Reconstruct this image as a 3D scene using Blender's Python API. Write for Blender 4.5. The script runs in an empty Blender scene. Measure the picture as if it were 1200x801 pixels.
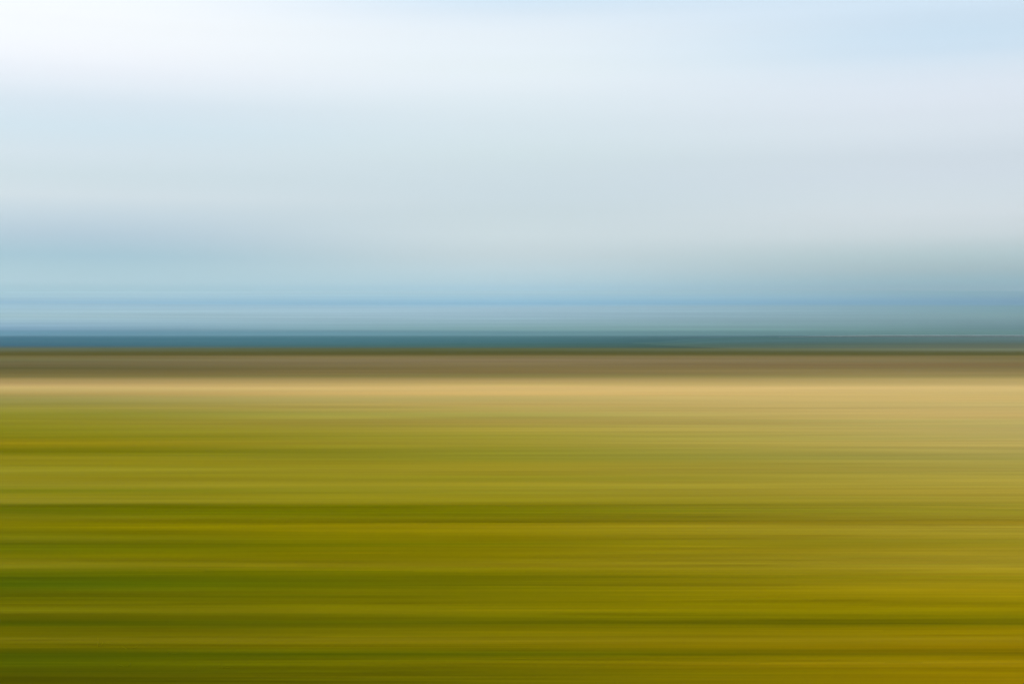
import bpy, math
import numpy as np

# ------------------------------------------------------------------ camera, sky, sun, exposure
scene = bpy.context.scene
EYE = 3.0                       # eye height above the meadow, metres
cam_data = bpy.data.cameras.new("camera")
cam_data.lens = 50.0
cam_data.sensor_width = 36.0
cam_data.shift_y = -0.0079
cam_data.clip_start = 0.1
cam_data.clip_end = 30000.0
cam = bpy.data.objects.new("camera", cam_data)
cam.location = (0.0, 0.0, EYE)
cam.rotation_euler = (math.radians(90), 0.0, 0.0)
scene.collection.objects.link(cam)
scene.camera = cam

scene.view_settings.view_transform = 'Standard'
scene.view_settings.look = 'None'
scene.view_settings.gamma = 1.0
scene.view_settings.use_curve_mapping = False
scene.view_settings.exposure = 1.0

SUN_AZ, SUN_EL = math.radians(-50), math.radians(38)
sun_data = bpy.data.lights.new("sun", 'SUN')
sun_data.energy = 2.0
sun_data.angle = math.radians(12)          # veiled by thin cloud
sun_data.color = (1.0, 0.95, 0.87)
sun = bpy.data.objects.new("sun", sun_data)
sun.rotation_euler = (math.radians(90) - SUN_EL, 0.0, math.pi - SUN_AZ)
sun.location = (-40, 40, 60)
scene.collection.objects.link(sun)

# cloud veil: (tan of elevation, colour on the sunny side, ahead, on the far side)
CLOUD = [
    (0.03179, (0.0502, 0.1239, 0.1366), (0.1324, 0.2248, 0.2755), (0.0040, 0.0177, 0.0046)),
    (0.03659, (0.1338, 0.1967, 0.2076), (0.2201, 0.2789, 0.2888), (0.0556, 0.1007, 0.0875)),
    (0.04559, (0.1134, 0.1907, 0.2201), (0.2877, 0.3109, 0.3070), (0.1596, 0.1727, 0.1436)),
    (0.05459, (0.0806, 0.1638, 0.2163), (0.3109, 0.3100, 0.2994), (0.2305, 0.2549, 0.2297)),
    (0.06959, (0.1638, 0.2004, 0.2521), (0.3394, 0.3437, 0.3351), (0.3559, 0.3452, 0.3331)),
    (0.08458, (0.2544, 0.2751, 0.3063), (0.3140, 0.3286, 0.3282), (0.3923, 0.3793, 0.3790)),
    (0.09658, (0.3228, 0.3276, 0.3375), (0.3174, 0.3367, 0.3445), (0.3804, 0.3809, 0.3876)),
    (0.1116, (0.3010, 0.3223, 0.3310), (0.3257, 0.3475, 0.3524), (0.3618, 0.3641, 0.3830)),
    (0.1266, (0.3309, 0.3496, 0.3643), (0.3446, 0.3719, 0.3685), (0.3599, 0.3654, 0.3827)),
    (0.1446, (0.3202, 0.3607, 0.3850), (0.3714, 0.3968, 0.4011), (0.3977, 0.4033, 0.4202)),
    (0.1626, (0.3505, 0.3711, 0.3941), (0.4002, 0.4195, 0.4231), (0.4090, 0.4121, 0.4356)),
    (0.1746, (0.4104, 0.4121, 0.4279), (0.4335, 0.4436, 0.4480), (0.4096, 0.4191, 0.4471)),
    (0.1866, (0.4518, 0.4383, 0.4487), (0.4470, 0.4601, 0.4565), (0.3867, 0.4154, 0.4496)),
    (0.1986, (0.4967, 0.4751, 0.4738), (0.4492, 0.4629, 0.4669), (0.3438, 0.3987, 0.4507)),
    (0.2106, (0.5097, 0.4909, 0.4792), (0.4419, 0.4558, 0.4638), (0.3310, 0.3931, 0.4475)),
    (0.2226, (0.5107, 0.4927, 0.4769), (0.4052, 0.4329, 0.4572), (0.3319, 0.3874, 0.4403)),
    (0.2346, (0.5147, 0.5022, 0.4968), (0.3491, 0.4075, 0.4570), (0.3591, 0.4154, 0.4691)),
]

world = bpy.data.worlds.new("World")
scene.world = world
world.use_nodes = True
wt = world.node_tree
wt.nodes.clear()


def wn(kind, **kw):
    n = wt.nodes.new(kind)
    for k, v in kw.items():
        setattr(n, k, v)
    return n


def wmath(op, a, b=None, clamp=False):
    n = wn("ShaderNodeMath", operation=op, use_clamp=clamp)
    for i, v in enumerate((a, b)):
        if v is None:
            continue
        if isinstance(v, (int, float)):
            n.inputs[i].default_value = v
        else:
            wt.links.new(v, n.inputs[i])
    return n.outputs[0]


def wmix(fac, a, b):
    n = wn("ShaderNodeMix", data_type='RGBA')
    for s, v in ((n.inputs[0], fac), (n.inputs[6], a), (n.inputs[7], b)):
        if isinstance(v, (int, float)):
            s.default_value = v
        else:
            wt.links.new(v, s)
    return n.outputs[2]


tc = wn("ShaderNodeTexCoord")
sep = wn("ShaderNodeSeparateXYZ")
wt.links.new(tc.outputs["Generated"], sep.inputs[0])
X, Y, Z = sep.outputs
horiz = wmath('MAXIMUM', wmath('SQRT', wmath('ADD', wmath('MULTIPLY', X, X), wmath('MULTIPLY', Y, Y))), 0.02)
tan_el = wmath('DIVIDE', Z, horiz)
side = wmath('DIVIDE', X, horiz)
# long level streaks in the cloud veil
comb = wn("ShaderNodeCombineXYZ")
wt.links.new(wmath('MULTIPLY', side, 1.6), comb.inputs[0])
wt.links.new(wmath('MULTIPLY', wmath('MULTIPLY', Y, 0.4), 1.0), comb.inputs[1])
wt.links.new(wmath('MULTIPLY', tan_el, 26.0), comb.inputs[2])
noise = wn("ShaderNodeTexNoise")
noise.inputs["Scale"].default_value = 1.0
noise.inputs["Detail"].default_value = 3.0
noise.inputs["Roughness"].default_value = 0.5
wt.links.new(comb.outputs[0], noise.inputs["Vector"])
wob = wmath('MULTIPLY', wmath('SUBTRACT', noise.outputs[0], 0.5), 0.004)
look = wmath('MULTIPLY', wmath('ADD', tan_el, wmath('MULTIPLY', wob, wmath('MULTIPLY', tan_el, 4.0, True))), 3.4, True)
comb2 = wn("ShaderNodeCombineXYZ")
wt.links.new(wmath('MULTIPLY', side, 1.1), comb2.inputs[0])
wt.links.new(wmath('ADD', wmath('MULTIPLY', Y, 0.4), 7.3), comb2.inputs[1])
wt.links.new(wmath('MULTIPLY', tan_el, 70.0), comb2.inputs[2])
fine = wn("ShaderNodeTexNoise")
fine.inputs["Scale"].default_value = 1.0
fine.inputs["Detail"].default_value = 4.0
fine.inputs["Roughness"].default_value = 0.55
wt.links.new(comb2.outputs[0], fine.inputs["Vector"])
ramps = []
for col in range(3):
    r = wn("ShaderNodeValToRGB")
    r.color_ramp.interpolation = 'LINEAR'
    els = r.color_ramp.elements
    while len(els) > 1:
        els.remove(els[-1])
    for i, row in enumerate(CLOUD):
        p = min(1.0, max(0.0, row[0] * (1.0 if col == 1 else 0.958) * 3.4))
        e = els[0] if i == 0 else els.new(p)
        e.position = p
        e.color = (*row[1 + col], 1.0)
    wt.links.new(look, r.inputs[0])
    ramps.append(r.outputs[0])


def smooth_w(lo, hi):
    n = wn("ShaderNodeMapRange", interpolation_type='SMOOTHSTEP')
    n.inputs[1].default_value, n.inputs[2].default_value = lo, hi
    wt.links.new(side, n.inputs[0])
    return n.outputs[0]


veil = wmix(smooth_w(-0.02, 0.31), wmix(smooth_w(-0.31, 0.02), ramps[0], ramps[1]), ramps[2])
bright = wn("ShaderNodeVectorMath", operation='SCALE')
wt.links.new(veil, bright.inputs[0])
wt.links.new(wmath('MULTIPLY', wmath('ADD', wmath('MULTIPLY', wmath('SUBTRACT', fine.outputs[0], 0.5), 0.07), 1.0), 10.0), bright.inputs["Scale"])
sky = wn("ShaderNodeTexSky", sky_type='NISHITA')
sky.sun_disc = False
sky.sun_elevation = SUN_EL
sky.sun_rotation = SUN_AZ % (2 * math.pi)
sky.air_density = 1.0
sky.dust_density = 1.0
bg = wn("ShaderNodeBackground")
bg.inputs[1].default_value = 0.1
wt.links.new(wmix(0.88, sky.outputs[0], bright.outputs[0]), bg.inputs[0])
wo = wn("ShaderNodeOutputWorld")
wt.links.new(bg.outputs[0], wo.inputs[0])

# ------------------------------------------------------------------ helpers
COL = scene.collection
LENS = 50.0 / 36.0              # image widths per unit slope


def link(name, mesh, parent=None, **props):
    o = bpy.data.objects.new(name, mesh)
    COL.objects.link(o)
    if parent is not None:
        o.parent = parent
    for k, v in props.items():
        o[k] = v
    return o


def cover_material(name, grain=0.06, scale=(1.2, 14.0, 14.0), rough=0.95, spec=0.0, bump=0.0):
    """Plant or soil cover: the colour stored on the mesh, broken up by fine streaky grain."""
    m = bpy.data.materials.new(name)
    m.use_nodes = True
    t = m.node_tree
    bs = t.nodes["Principled BSDF"]
    bs.inputs["Roughness"].default_value = rough
    bs.inputs["Specular IOR Level"].default_value = spec
    at = t.nodes.new("ShaderNodeAttribute")
    at.attribute_name = "cover"
    geo = t.nodes.new("ShaderNodeNewGeometry")
    mp = t.nodes.new("ShaderNodeMapping")
    mp.inputs["Scale"].default_value = scale
    t.links.new(geo.outputs["Position"], mp.inputs["Vector"])
    nz = t.nodes.new("ShaderNodeTexNoise")
    nz.inputs["Scale"].default_value = 1.0
    nz.inputs["Detail"].default_value = 3.0
    t.links.new(mp.outputs[0], nz.inputs["Vector"])
    mr = t.nodes.new("ShaderNodeMapRange")
    mr.inputs[1].default_value, mr.inputs[2].default_value = 0.25, 0.75
    mr.inputs[3].default_value, mr.inputs[4].default_value = 1 - grain, 1 + grain
    t.links.new(nz.outputs[0], mr.inputs[0])
    sc = t.nodes.new("ShaderNodeVectorMath")
    sc.operation = 'SCALE'
    t.links.new(at.outputs["Color"], sc.inputs[0])
    t.links.new(mr.outputs[0], sc.inputs["Scale"])
    t.links.new(sc.outputs[0], bs.inputs["Base Color"])
    if bump:
        bp = t.nodes.new("ShaderNodeBump")
        bp.inputs["Strength"].default_value = bump
        bp.inputs["Distance"].default_value = 0.05
        t.links.new(nz.outputs[0], bp.inputs["Height"])
        t.links.new(bp.outputs[0], bs.inputs["Normal"])
    return m


def value_noise(seed, rows, cols):
    g = np.random.RandomState(seed).uniform(-1, 1, (rows, cols))

    def f(r, c):
        r = np.clip(r, 0, rows - 1.001)
        c = np.clip(c, 0, cols - 1.001)
        i, j = r.astype(int), c.astype(int)
        a, b = r - i, c - j
        a, b = a * a * (3 - 2 * a), b * b * (3 - 2 * b)
        return (g[i, j] * (1 - a) * (1 - b) + g[i + 1, j] * a * (1 - b)
                + g[i, j + 1] * (1 - a) * b + g[i + 1, j + 1] * a * b)
    return f


ROWS = 640.0                    # streaks get finer towards the viewer, as tufts do
OCT = [(value_noise(s, int(ROWS / w) + 3, c + 3), w, c) for s, w, c in
       ((1, 1.3, 30), (2, 2.3, 24), (3, 4.2, 18), (4, 8.0, 12))]
HUE = value_noise(9, int(ROWS / 3.0) + 3, 15)


def streaks(x, d, far=0.0):
    """Long streaks of the combed grass: brightness and yellowness, each about -1..1."""
    r = np.clip(d / far if far else EYE * 1667.0 / d, 0, ROWS - 10)
    u = np.clip(x / d, -1.6, 1.6)
    tot = 0
    for (f, w, c), a in zip(OCT, (1.3, 1.2, 0.5, 0.0)):
        tot = tot + a * f(r / w, (u + 1.7) / 3.4 * c)
    return tot / 1.9, HUE(r / 3.0, (u + 1.7) / 3.4 * 14)


def cover_of(table):
    """Cover colour by distance from the track and by side: greener left, drier right."""
    ds = np.array([t[0] for t in table])
    o = np.argsort(ds)
    ds = np.log(ds[o])
    c = np.array([t[1:] for t in table], dtype=float)[o]

    def f(x, d):
        u = np.clip(x / d / 0.3, -1.25, 1.25)
        ld = np.log(d)
        out = np.empty(x.shape + (3,))
        for k in range(3):
            l, m, r = (np.interp(ld, ds, c[:, j, k]) for j in range(3))
            # smooth curve through the three sides
            lo = np.clip(u + 1, 0, 1)
            hi = np.clip(u, 0, 1)
            quad = m + (r - l) / 2 * u + (r + l - 2 * m) / 2 * u * u
            lin = l + (m - l) * lo + (r - m) * hi
            out[..., k] = np.clip(0.5 * quad + 0.5 * lin, 0.6 * np.minimum(np.minimum(l, m), r), 1.3 * np.maximum(np.maximum(l, m), r))
        return out
    return f


def sheet(name, dists, us, zf, cf, mat, parent=None, amp=0.0, hue=0.0, far=0.0, **props):
    """A strip of land or water: rows run level across the view, columns fan out with distance."""
    d, u = np.meshgrid(np.asarray(dists, float), np.asarray(us, float), indexing='ij')
    x = u * (d + 12.0)
    z = zf(x, d)
    c = cf(x, d)
    if amp:
        s, h = streaks(x, d, far)
        c = c * (1 + amp * s)[..., None]
        c[..., 0] *= 1 + hue * h
        c[..., 1] *= 1 - 0.4 * hue * h
    nr, nc = d.shape
    v = np.stack([x, d, z], -1).reshape(-1, 3)
    i = (np.arange(nr - 1)[:, None] * nc + np.arange(nc - 1)[None, :]).ravel()
    f = np.stack([i, i + 1, i + nc + 1, i + nc], -1)
    me = bpy.data.meshes.new(name)
    me.from_pydata(v.tolist(), [], f.tolist())
    at = me.color_attributes.new("cover", 'FLOAT_COLOR', 'POINT')
    rgba = np.ones((len(v), 4), dtype=np.float32)
    rgba[:, :3] = np.clip(c.reshape(-1, 3), 0.0003, 0.9)
    at.data.foreach_set("color", rgba.ravel())
    me.shade_smooth()
    me.materials.append(mat)
    return link(name, me, parent, **props)


def rows_between(d0, d1, step=0.75):
    """Distances between two lines, spaced as finely as the streaks there."""
    r0, r1 = EYE * 1667 / d0, EYE * 1667 / d1
    n = max(3, int(abs(r0 - r1) / step) + 1)
    return EYE * 1667 / np.linspace(r0, r1, n)


US = np.linspace(-0.85, 0.85, 61)

# ------------------------------------------------------------------ ground to the horizon
earth = cover_material("earth", 0.15, (0.05, 0.4, 0.4))
gm = bpy.data.meshes.new("ground")
gm.from_pydata([(-9000, -280, -0.6), (9000, -280, -0.6), (9000, 10900, -0.6), (-9000, 10900, -0.6)], [], [(0, 1, 2, 3)])
ga = gm.color_attributes.new("cover", 'FLOAT_COLOR', 'POINT')
for k in range(4):
    ga.data[k].color = (0.07, 0.07, 0.01, 1)
gm.materials.append(earth)
link("ground", gm, kind="structure")

# ------------------------------------------------------------------ land covers
# distance (m) and diffuse colour on the left, ahead and on the right
LAND = [
    (12.2, (0.0539, 0.0558, 0.0006), (0.0979, 0.0882, 0.0006), (0.1732, 0.1227, 0.0007)),
    (12.47, (0.0532, 0.0552, 0.0006), (0.0976, 0.0884, 0.0006), (0.1749, 0.1214, 0.0007)),
    (12.73, (0.0606, 0.0665, 0.0006), (0.1089, 0.0944, 0.0006), (0.1815, 0.1256, 0.0007)),
    (12.96, (0.0668, 0.0760, 0.0006), (0.1250, 0.1024, 0.0007), (0.2059, 0.1383, 0.0022)),
    (13.13, (0.0546, 0.0654, 0.0006), (0.1061, 0.0945, 0.0006), (0.1674, 0.1158, 0.0006)),
    (13.34, (0.0484, 0.0613, 0.0006), (0.0753, 0.0789, 0.0006), (0.1119, 0.0877, 0.0007)),
    (13.66, (0.0975, 0.0869, 0.0006), (0.1334, 0.1070, 0.0006), (0.1819, 0.1203, 0.0007)),
    (13.93, (0.1254, 0.1092, 0.0026), (0.1536, 0.1221, 0.0024), (0.1956, 0.1405, 0.0028)),
    (14.17, (0.0954, 0.0861, 0.0006), (0.1328, 0.1083, 0.0009), (0.1880, 0.1346, 0.0011)),
    (14.41, (0.0838, 0.0783, 0.0006), (0.1154, 0.0970, 0.0006), (0.1745, 0.1262, 0.0007)),
    (14.75, (0.0518, 0.0626, 0.0006), (0.0835, 0.0833, 0.0006), (0.0980, 0.0864, 0.0008)),
    (15.11, (0.0864, 0.0816, 0.0006), (0.1230, 0.1079, 0.0006), (0.1449, 0.1209, 0.0008)),
    (15.39, (0.1159, 0.1043, 0.0018), (0.1478, 0.1223, 0.0010), (0.1771, 0.1358, 0.0008)),
    (15.78, (0.1060, 0.0986, 0.0009), (0.1374, 0.1166, 0.0006), (0.1840, 0.1418, 0.0009)),
    (16.18, (0.0817, 0.0854, 0.0006), (0.1276, 0.1110, 0.0006), (0.2004, 0.1493, 0.0016)),
    (16.61, (0.0731, 0.0822, 0.0006), (0.1336, 0.1150, 0.0006), (0.2179, 0.1589, 0.0024)),
    (17.01, (0.0542, 0.0744, 0.0006), (0.1101, 0.0996, 0.0006), (0.2016, 0.1499, 0.0035)),
    (17.49, (0.0657, 0.0808, 0.0006), (0.1065, 0.0984, 0.0006), (0.1967, 0.1513, 0.0036)),
    (17.92, (0.0937, 0.0956, 0.0006), (0.1375, 0.1168, 0.0006), (0.2207, 0.1641, 0.0062)),
    (18.45, (0.1479, 0.1292, 0.0039), (0.1684, 0.1345, 0.0027), (0.2301, 0.1736, 0.0101)),
    (19.16, (0.1198, 0.1109, 0.0006), (0.1504, 0.1217, 0.0006), (0.2200, 0.1652, 0.0094)),
    (19.69, (0.0989, 0.0994, 0.0006), (0.1534, 0.1223, 0.0006), (0.2121, 0.1571, 0.0076)),
    (20.25, (0.0821, 0.0880, 0.0006), (0.1362, 0.1182, 0.0006), (0.1952, 0.1530, 0.0069)),
    (20.84, (0.1339, 0.1269, 0.0022), (0.1496, 0.1239, 0.0006), (0.2147, 0.1643, 0.0095)),
    (21.46, (0.1159, 0.1056, 0.0006), (0.1690, 0.1342, 0.0013), (0.2256, 0.1718, 0.0127)),
    (22.13, (0.1398, 0.1205, 0.0006), (0.1834, 0.1444, 0.0024), (0.2356, 0.1799, 0.0133)),
    (22.63, (0.1262, 0.1108, 0.0006), (0.1125, 0.0945, 0.0007), (0.1842, 0.1345, 0.0068)),
    (23.26, (0.1235, 0.1149, 0.0020), (0.1255, 0.1128, 0.0015), (0.1964, 0.1545, 0.0105)),
    (24.04, (0.0862, 0.0923, 0.0006), (0.1156, 0.1092, 0.0009), (0.1833, 0.1534, 0.0103)),
    (24.76, (0.0953, 0.0974, 0.0007), (0.1317, 0.1189, 0.0015), (0.1986, 0.1618, 0.0130)),
    (25.39, (0.1843, 0.1626, 0.0089), (0.1755, 0.1502, 0.0054), (0.2157, 0.1721, 0.0161)),
    (26.18, (0.1642, 0.1455, 0.0061), (0.1823, 0.1558, 0.0071), (0.2272, 0.1770, 0.0189)),
    (27.18, (0.1322, 0.1292, 0.0043), (0.1908, 0.1634, 0.0097), (0.2389, 0.1870, 0.0219)),
    (28.25, (0.1846, 0.1623, 0.0100), (0.2166, 0.1814, 0.0117), (0.2644, 0.2095, 0.0276)),
    (29.59, (0.1656, 0.1436, 0.0057), (0.1951, 0.1659, 0.0096), (0.2489, 0.1979, 0.0281)),
    (31.26, (0.1977, 0.1731, 0.0101), (0.2133, 0.1748, 0.0124), (0.2374, 0.1916, 0.0327)),
    (32.9, (0.1722, 0.1481, 0.0054), (0.2053, 0.1689, 0.0114), (0.2374, 0.1945, 0.0348)),
    (34.73, (0.1648, 0.1422, 0.0054), (0.1696, 0.1609, 0.0141), (0.2273, 0.1940, 0.0421)),
    (36.24, (0.1178, 0.1101, 0.0014), (0.1897, 0.1678, 0.0142), (0.2533, 0.2087, 0.0471)),
    (39.07, (0.1794, 0.1420, 0.0034), (0.2294, 0.1905, 0.0209), (0.3061, 0.2402, 0.0596)),
    (41.33, (0.1550, 0.1388, 0.0045), (0.2196, 0.1867, 0.0212), (0.2976, 0.2363, 0.0634)),
    (44.65, (0.1662, 0.1513, 0.0082), (0.2502, 0.2007, 0.0295), (0.2988, 0.2371, 0.0696)),
    (48.09, (0.1778, 0.1533, 0.0115), (0.2478, 0.1895, 0.0367), (0.3151, 0.2502, 0.0742)),
    (53.2, (0.1918, 0.1770, 0.0188), (0.2652, 0.2217, 0.0508), (0.3529, 0.2574, 0.0849)),
    (59.54, (0.2178, 0.1831, 0.0344), (0.3310, 0.2390, 0.0665), (0.3643, 0.2811, 0.0967)),
    (64.95, (0.2237, 0.1916, 0.0510), (0.3279, 0.2532, 0.0806), (0.3953, 0.2858, 0.0986)),
    (71.44, (0.3037, 0.2210, 0.0661), (0.4418, 0.3007, 0.1000), (0.3961, 0.2877, 0.1027)),
    (78.14, (0.3998, 0.2911, 0.1038), (0.4323, 0.3012, 0.1107), (0.4387, 0.3142, 0.1194)),
    (84.76, (0.3190, 0.2245, 0.0813), (0.3590, 0.2609, 0.0870), (0.3421, 0.2536, 0.0917)),
    (92.61, (0.2236, 0.1656, 0.0572), (0.2376, 0.1755, 0.0625), (0.2902, 0.2161, 0.0768)),
    (100, (0.1306, 0.1074, 0.0331), (0.1601, 0.1303, 0.0402), (0.2001, 0.1586, 0.0542)),
    (108.7, (0.1092, 0.0874, 0.0274), (0.1426, 0.1066, 0.0366), (0.1925, 0.1433, 0.0531)),
    (122, (0.0861, 0.0715, 0.0233), (0.1348, 0.0986, 0.0344), (0.1398, 0.1072, 0.0403)),
    (138.9, (0.1026, 0.0819, 0.0319), (0.1374, 0.1001, 0.0410), (0.1376, 0.0984, 0.0382)),
    (161.3, (0.1112, 0.0990, 0.0392), (0.1549, 0.1146, 0.0536), (0.1486, 0.1178, 0.0493)),
    (185.2, (0.1094, 0.0896, 0.0275), (0.1331, 0.1020, 0.0372), (0.1258, 0.1012, 0.0363)),
    (208.4, (0.0631, 0.0556, 0.0094), (0.0650, 0.0575, 0.0115), (0.0622, 0.0587, 0.0147)),
    (227.3, (0.0667, 0.0607, 0.0135), (0.0558, 0.0553, 0.0117), (0.0638, 0.0629, 0.0199)),
    (263.2, (0.0730, 0.0835, 0.0398), (0.0622, 0.0709, 0.0245), (0.0981, 0.1099, 0.0625)),
]
WATER = [
    (312.6, (0.0585, 0.0841, 0.0652), (0.0443, 0.0748, 0.0532), (0.0285, 0.0364, 0.0261)),
    (384.7, (0.0296, 0.0851, 0.1134), (0.0324, 0.0817, 0.0740), (0.0250, 0.0350, 0.0279)),
    (555.7, (0.0348, 0.1002, 0.1321), (0.0325, 0.0919, 0.1028), (0.0228, 0.0378, 0.0350)),
    (833.5, (0.0268, 0.0960, 0.1325), (0.0288, 0.0919, 0.1007), (0.0244, 0.0415, 0.0415)),
]
HILL = [  # hill colours with haze painted in, blending the far crest into the sky
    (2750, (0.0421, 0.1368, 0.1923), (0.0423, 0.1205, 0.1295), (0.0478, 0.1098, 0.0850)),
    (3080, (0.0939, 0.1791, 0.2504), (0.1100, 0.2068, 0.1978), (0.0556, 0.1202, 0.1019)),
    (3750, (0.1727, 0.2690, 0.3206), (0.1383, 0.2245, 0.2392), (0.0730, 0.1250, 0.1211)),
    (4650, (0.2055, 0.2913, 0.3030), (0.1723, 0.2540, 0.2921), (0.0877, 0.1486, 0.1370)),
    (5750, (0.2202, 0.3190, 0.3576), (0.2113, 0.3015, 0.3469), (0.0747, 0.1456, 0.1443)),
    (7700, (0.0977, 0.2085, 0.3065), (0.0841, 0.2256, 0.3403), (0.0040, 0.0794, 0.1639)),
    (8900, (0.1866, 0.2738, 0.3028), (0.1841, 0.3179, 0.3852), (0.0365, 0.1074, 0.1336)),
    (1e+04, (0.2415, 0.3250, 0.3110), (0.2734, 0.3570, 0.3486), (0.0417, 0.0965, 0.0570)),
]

land_cover = cover_of(LAND)
grass_mat = cover_material("grass", 0.035, (0.7, 30.0, 30.0))
straw_mat = cover_material("dry_grass", 0.03, (0.3, 5.0, 5.0))
soil_mat = cover_material("fallow_soil", 0.03, (0.1, 1.0, 1.0))
micro = value_noise(31, 700, 30)


def swath_height(d0, d1, tall):
    def z(x, d):
        t = np.clip((d - d0) / (d1 - d0), 0, 1)
        r = EYE * 1667 / d
        return tall * 0.5 * (1 - np.cos(2 * np.pi * t)) + 0.0006 * (d / 12) ** 1.2 * micro(r, (x / d + 1.5) * 9) * np.sin(np.pi * t)
    return z


def empty(name, loc, **props):
    o = bpy.data.objects.new(name, None)
    o.location = loc
    COL.objects.link(o)
    for k, v in props.items():
        o[k] = v
    return o


meadow = empty("meadow", (0, 0, 0), kind="structure")
GRASS_LINES = [8.0, 12.6, 13.35, 14.75, 15.6, 17.2, 18.4, 20.2, 22.6, 24.4, 26.2, 28.6, 32.0, 36.2, 41.5, 47.0, 54.0, 62.0]
for a, b in zip(GRASS_LINES[:-1], GRASS_LINES[1:]):
    sheet("grass_swath", rows_between(a, b), US, swath_height(a, b, min(0.007, 0.11 / b) * (b - a)), land_cover, grass_mat,
          meadow, amp=0.125, hue=0.026)


def mesh_with_cover(name, verts, faces, cols, mat):
    me = bpy.data.meshes.new(name)
    me.from_pydata(verts, [], faces)
    at = me.color_attributes.new("cover", 'FLOAT_COLOR', 'POINT')
    rgba = np.ones((len(verts), 4), dtype=np.float32)
    rgba[:, :3] = np.clip(np.asarray(cols), 0.0003, 0.9)
    at.data.foreach_set("color", rgba.ravel())
    me.materials.append(mat)
    return me


def ground_z(x, d):
    z = np.zeros_like(d)
    for a, b in zip(GRASS_LINES[:-1], GRASS_LINES[1:]):
        k = (d >= a) & (d < b)
        z[k] = swath_height(a, b, min(0.007, 0.11 / b) * (b - a))(x[k], d[k])
    return z


# stems combed flat along the swaths
rng = np.random.RandomState(5)
N, SEG = 3000, 11
rr = rng.uniform(200, 430, N)
d0 = EYE * 1667 / rr
x0 = rng.uniform(-0.5, 0.5, N) * (d0 + 4)
length = rng.uniform(0.2, 0.75, N) * d0
wide = rng.uniform(0.5, 1.8, N) * d0 / 1667
lift = rng.uniform(0.001, 0.002, N) * d0 / 12
wander = rng.uniform(-1, 1, (N, 2)) * (d0 * d0 / 5000)[:, None] * 0.5
tone = 1 + np.clip(rng.normal(0.03, 0.05, N), -0.03, 0.14)
warm = 1 + rng.normal(0, 0.035, N)
vv, cc = [], []
for k in range(SEG):
    t = k / (SEG - 1.0)
    xx = x0 + (t - 0.5) * length
    dd = d0 + wander[:, 0] * np.sin(t * 3.1) + wander[:, 1] * np.sin(t * 6.2)
    w = wide * math.sin(math.pi * (0.03 + 0.94 * t))
    zz = ground_z(xx, dd) + lift
    base = land_cover(xx, dd) * (1 + 0.125 * streaks(xx, dd)[0])[:, None]
    blend = math.sin(math.pi * t)
    col = base * (1 + (tone - 1) * blend)[:, None]
    col[:, 0] *= 1 + (warm - 1) * blend
    for sgn in (-1, 1):
        vv.append(np.stack([xx, dd + sgn * w * d0 / 6.0, zz], -1))
        cc.append(col)
vv = np.stack(vv, 1).reshape(-1, 3)
cc = np.stack(cc, 1).reshape(-1, 3)
i = (np.arange(N)[:, None] * 2 * SEG + 2 * np.arange(SEG - 1)[None, :]).ravel()
ff = np.stack([i, i + 2, i + 3, i + 1], -1)      # flat ribbons facing up
link("lying_grass", mesh_with_cover("lying_grass", vv.tolist(), ff.tolist(), cc, grass_mat), meadow, kind="stuff")

dry = empty("dry_grass_strip", (0, 0, 0), kind="structure")
DRY_LINES = [62.0, 72.0, 84.0, 103.0]
for a, b in zip(DRY_LINES[:-1], DRY_LINES[1:]):
    sheet("straw_swath", rows_between(a, b, 0.5), US, swath_height(a, b, 0.04), land_cover, straw_mat, dry, amp=0.05, hue=0.015)
fallow = empty("fallow_strip", (0, 0, 0), kind="structure")
for a, b in ((103.0, 132.0), (132.0, 165.0), (165.0, 200.0)):
    sheet("furrow_band", rows_between(a, b, 0.35), US, swath_height(a, b, 0.06), land_cover, soil_mat, fallow, amp=0.09, hue=0.03)
sheet("shore_bank", rows_between(200.0, 300.0, 0.2), US, lambda x, d: 0.02 * np.sin(np.pi * np.clip((d - 200) / 100, 0, 1)),
      land_cover, soil_mat, amp=0.06, kind="structure")

# ------------------------------------------------------------------ water
water_cover = cover_of(WATER)
water_mat = cover_material("water", 0.02, (0.02, 0.25, 0.25), rough=0.7, spec=0.0)
UW = np.linspace(-1.2, 1.2, 61)
sheet("water", rows_between(292.0, 2700.0, 0.25), UW, lambda x, d: 0 * x - 0.05, water_cover, water_mat, amp=0.05, kind="structure")

# ------------------------------------------------------------------ hills across the water
hazed_hill_cover = cover_of(HILL)
hill_mat = cover_material("hazed_vegetation", 0.03, (0.0008, 0.006, 0.006))  # vegetation tinted with painted distance haze, besides the haze volume
roll = value_noise(77, 12, 14)


def hill_height(x, d):
    y = np.interp(d, [2500, 2650, 3000, 3700, 4600, 5700, 6700, 7300], [0.2, -1.5, -5, -13, -21, -29, -35, -30])
    y = y * (1 + 0.05 * roll((d - 2400) / 600, (x / d + 1.6) * 4))
    return EYE - y * d / 1667.0 - 4 * (d < 2600)


sheet("hills", np.linspace(2500, 7300, 150), UW, hill_height, hazed_hill_cover, hill_mat, amp=0.16, far=70.0, kind="structure")


def ridge_height(x, d):
    y = np.interp(d, [7000, 7400, 8200, 9200, 10300, 10700], [-30, -35.5, -40, -45, -50.5, -46])
    y = y * (1 + 0.03 * roll(0 * d + 3 + (d - 7000) / 1500, (x / d + 1.6) * 4))
    return EYE - y * d / 1667.0


sheet("far_ridge", np.linspace(7000, 10700, 100), UW, ridge_height, hazed_hill_cover, hill_mat, amp=0.16, far=70.0, kind="structure")

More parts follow.
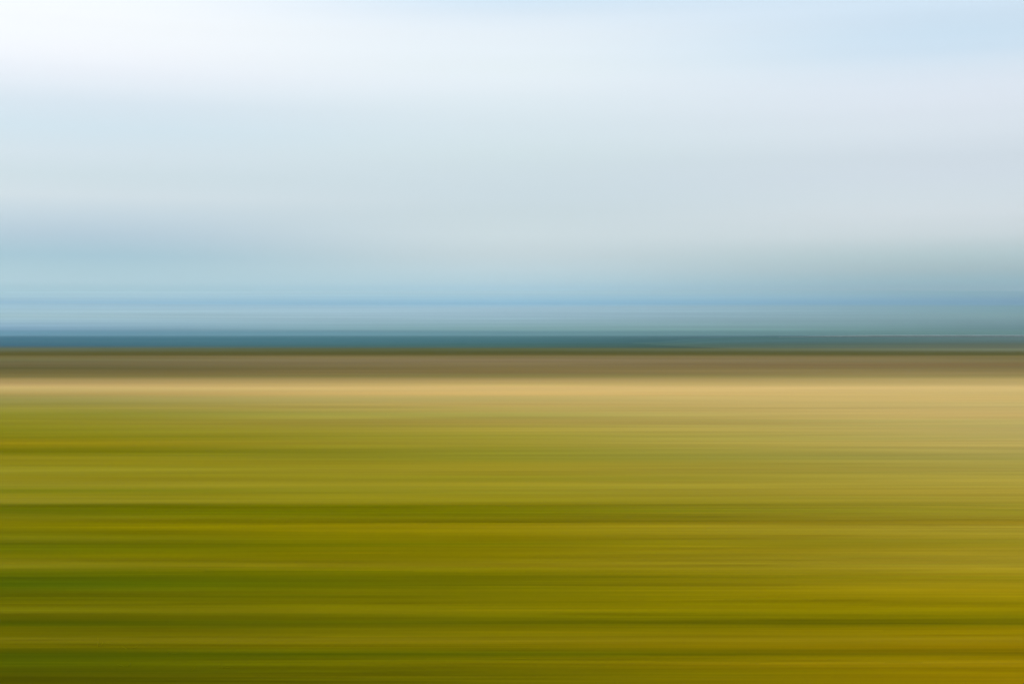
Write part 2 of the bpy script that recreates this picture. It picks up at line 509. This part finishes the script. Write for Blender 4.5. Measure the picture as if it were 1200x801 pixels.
# ------------------------------------------------------------------ low headland with its pale wall
head_mat = cover_material("headland_grass", 0.03, (0.05, 0.5, 0.5))
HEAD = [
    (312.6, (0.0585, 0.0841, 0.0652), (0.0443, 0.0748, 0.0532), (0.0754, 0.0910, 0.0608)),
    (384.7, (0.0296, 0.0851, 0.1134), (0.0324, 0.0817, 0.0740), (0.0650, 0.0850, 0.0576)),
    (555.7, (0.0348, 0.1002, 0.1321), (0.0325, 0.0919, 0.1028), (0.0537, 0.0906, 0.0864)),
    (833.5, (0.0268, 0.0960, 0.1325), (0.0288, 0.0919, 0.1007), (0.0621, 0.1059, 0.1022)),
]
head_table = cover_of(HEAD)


def head_rise(x):
    t = np.clip((x - 28.0) / 50.0, 0, 1)
    return t * t * (3 - 2 * t)


def head_height(x, d):
    t = np.clip((d - 293) / 157, 0, 1)
    back = np.clip((d - 455) / 60, 0, 1)
    return -0.2 + (0.19 + 2.1 * t * head_rise(x)) * (1 - back) * np.clip((x - 30.0) / 25.0, 0, 1)


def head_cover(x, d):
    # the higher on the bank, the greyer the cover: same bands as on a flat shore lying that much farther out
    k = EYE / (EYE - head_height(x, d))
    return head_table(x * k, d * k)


sheet("headland", np.concatenate([np.linspace(293, 450, 44), np.linspace(454, 516, 8)]), np.linspace(0.06, 0.9, 100),
      head_height, head_cover, head_mat, amp=0.10, far=6.0, kind="structure")

stone = cover_material("pale_concrete", 0.1, (0.4, 2.0, 2.0))
wall = empty("concrete_barrier", (84, 447, 1.6), label="long low pale concrete barrier along the crest of the grey green headland", category="barrier")


def block_row(name, x0, x1, dy0, dy1, z0, z1, colour, n=40):
    vs, fs = [], []
    xs = np.linspace(x0, x1, n)
    for x in xs:
        g = float(head_rise(np.array(x)))
        base = 0.1 + 1.93 * g
        k = min(1.0, max(0.05, (x - x0) / 30.0))
        for (yy, zz) in ((dy0, z0), (dy1, z0), (dy1, z1), (dy0, z1)):
            vs.append((x - 84, yy, base + zz * k - 1.6))
    for i in range(n - 1):
        a, b = 4 * i, 4 * i + 4
        for j in range(4):
            fs.append((a + j, b + j, b + (j + 1) % 4, a + (j + 1) % 4))
    fs += [(3, 2, 1, 0), (4 * n - 4, 4 * n - 3, 4 * n - 2, 4 * n - 1)]
    me = bpy.data.meshes.new(name)
    me.from_pydata(vs, [], fs)
    a = me.color_attributes.new("cover", 'FLOAT_COLOR', 'POINT')
    for q in a.data:
        q.color = (*colour, 1)
    me.materials.append(stone)
    return link(name, me, wall)


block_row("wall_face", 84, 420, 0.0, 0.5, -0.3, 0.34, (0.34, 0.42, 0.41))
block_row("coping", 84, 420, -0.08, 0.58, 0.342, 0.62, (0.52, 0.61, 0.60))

# ------------------------------------------------------------------ a few stalks left standing
def stalks(px, py, spec, look):
    """A tuft rooted on the meadow where the sight line of this image point meets it."""
    d = EYE * 1667.0 / (py - 391.0)
    x = (px - 600.0) / 1667.0 * d
    z = float(ground_z(np.array([x]), np.array([d]))[0])
    o = empty("grass_tuft", (x, d, z), label=look, category="grass tuft", group="faint stalks standing in the near meadow")
    base = land_cover(np.array([x]), np.array([d]))[0]
    for lean, tall, bow, tone in spec:
        vs, fs, n = [], [], 9
        for k in range(n):
            t = k / (n - 1.0)
            cx = lean * t + bow * math.sin(math.pi * t)
            cz = tall * t * (1 - 0.15 * t * abs(lean) / max(tall, 0.01))
            w = 0.0038 * (1 - 0.75 * t)
            vs += [(cx - w, -w, cz - 0.004), (cx + w, -w, cz - 0.004), (cx, w * 1.2, cz - 0.004)]
        for k in range(n - 1):
            for j in range(3):
                fs.append((3 * k + j, 3 * k + (j + 1) % 3, 3 * k + 3 + (j + 1) % 3, 3 * k + 3 + j))
        cols = np.tile(base * tone * 2.3, (len(vs), 1))
        me = mesh_with_cover("stalk", vs, fs, cols, grass_mat)
        me.shade_smooth()
        link("stalk", me, o)


stalks(114, 757, ((0.005, 0.09, 0.004, 1.12), (0.05, 0.05, 0.02, 1.08)), "tallest straight pale stalk standing in the near meadow, with one short side blade")
stalks(150, 760, ((0.09, 0.05, 0.02, 1.08), (-0.06, 0.04, -0.01, 1.06)), "two low pale blades spreading to both sides beside the tallest stalk")
stalks(196, 766, ((0.02, 0.05, -0.008, 1.10), (0.10, 0.03, 0.02, 1.07)), "short upright pale stalk with one long blade lying nearly flat on the grass")
stalks(148, 781, ((-0.08, 0.04, -0.02, 1.10), (0.03, 0.045, 0.01, 1.08)), "pale tuft with a bowed long blade and a short steep one in dark green grass")
stalks(222, 786, ((0.05, 0.05, 0.01, 1.09),), "single leaning pale grass blade standing alone in dark green grass")
stalks(262, 783, ((-0.04, 0.055, -0.01, 1.09), (0.07, 0.04, 0.01, 1.07)), "small V shaped pair of pale grass blades in dark green grass")

# ------------------------------------------------------------------ haze
hm = bpy.data.meshes.new("haze")
x0, x1, y0, y1, z0, z1 = -13500, 13500, -300, 11000, -9.0, 345.0
hm.from_pydata([(x0, y0, z0), (x1, y0, z0), (x1, y1, z0), (x0, y1, z0), (x0, y0, z1), (x1, y0, z1), (x1, y1, z1), (x0, y1, z1)], [],
               [(3, 2, 1, 0), (4, 5, 6, 7), (0, 1, 5, 4), (1, 2, 6, 5), (2, 3, 7, 6), (3, 0, 4, 7)])
haze_mat = bpy.data.materials.new("haze")
haze_mat.use_nodes = True
ht = haze_mat.node_tree
ht.nodes.clear()
vol = ht.nodes.new("ShaderNodeVolumePrincipled")
vol.inputs["Color"].default_value = (0.52, 0.79, 0.96, 1)
vol.inputs["Density"].default_value = 1.1e-4
vol.inputs["Anisotropy"].default_value = 0.2
hout = ht.nodes.new("ShaderNodeOutputMaterial")
ht.links.new(vol.outputs[0], hout.inputs["Volume"])
hm.materials.append(haze_mat)
link("haze", hm, kind="stuff")
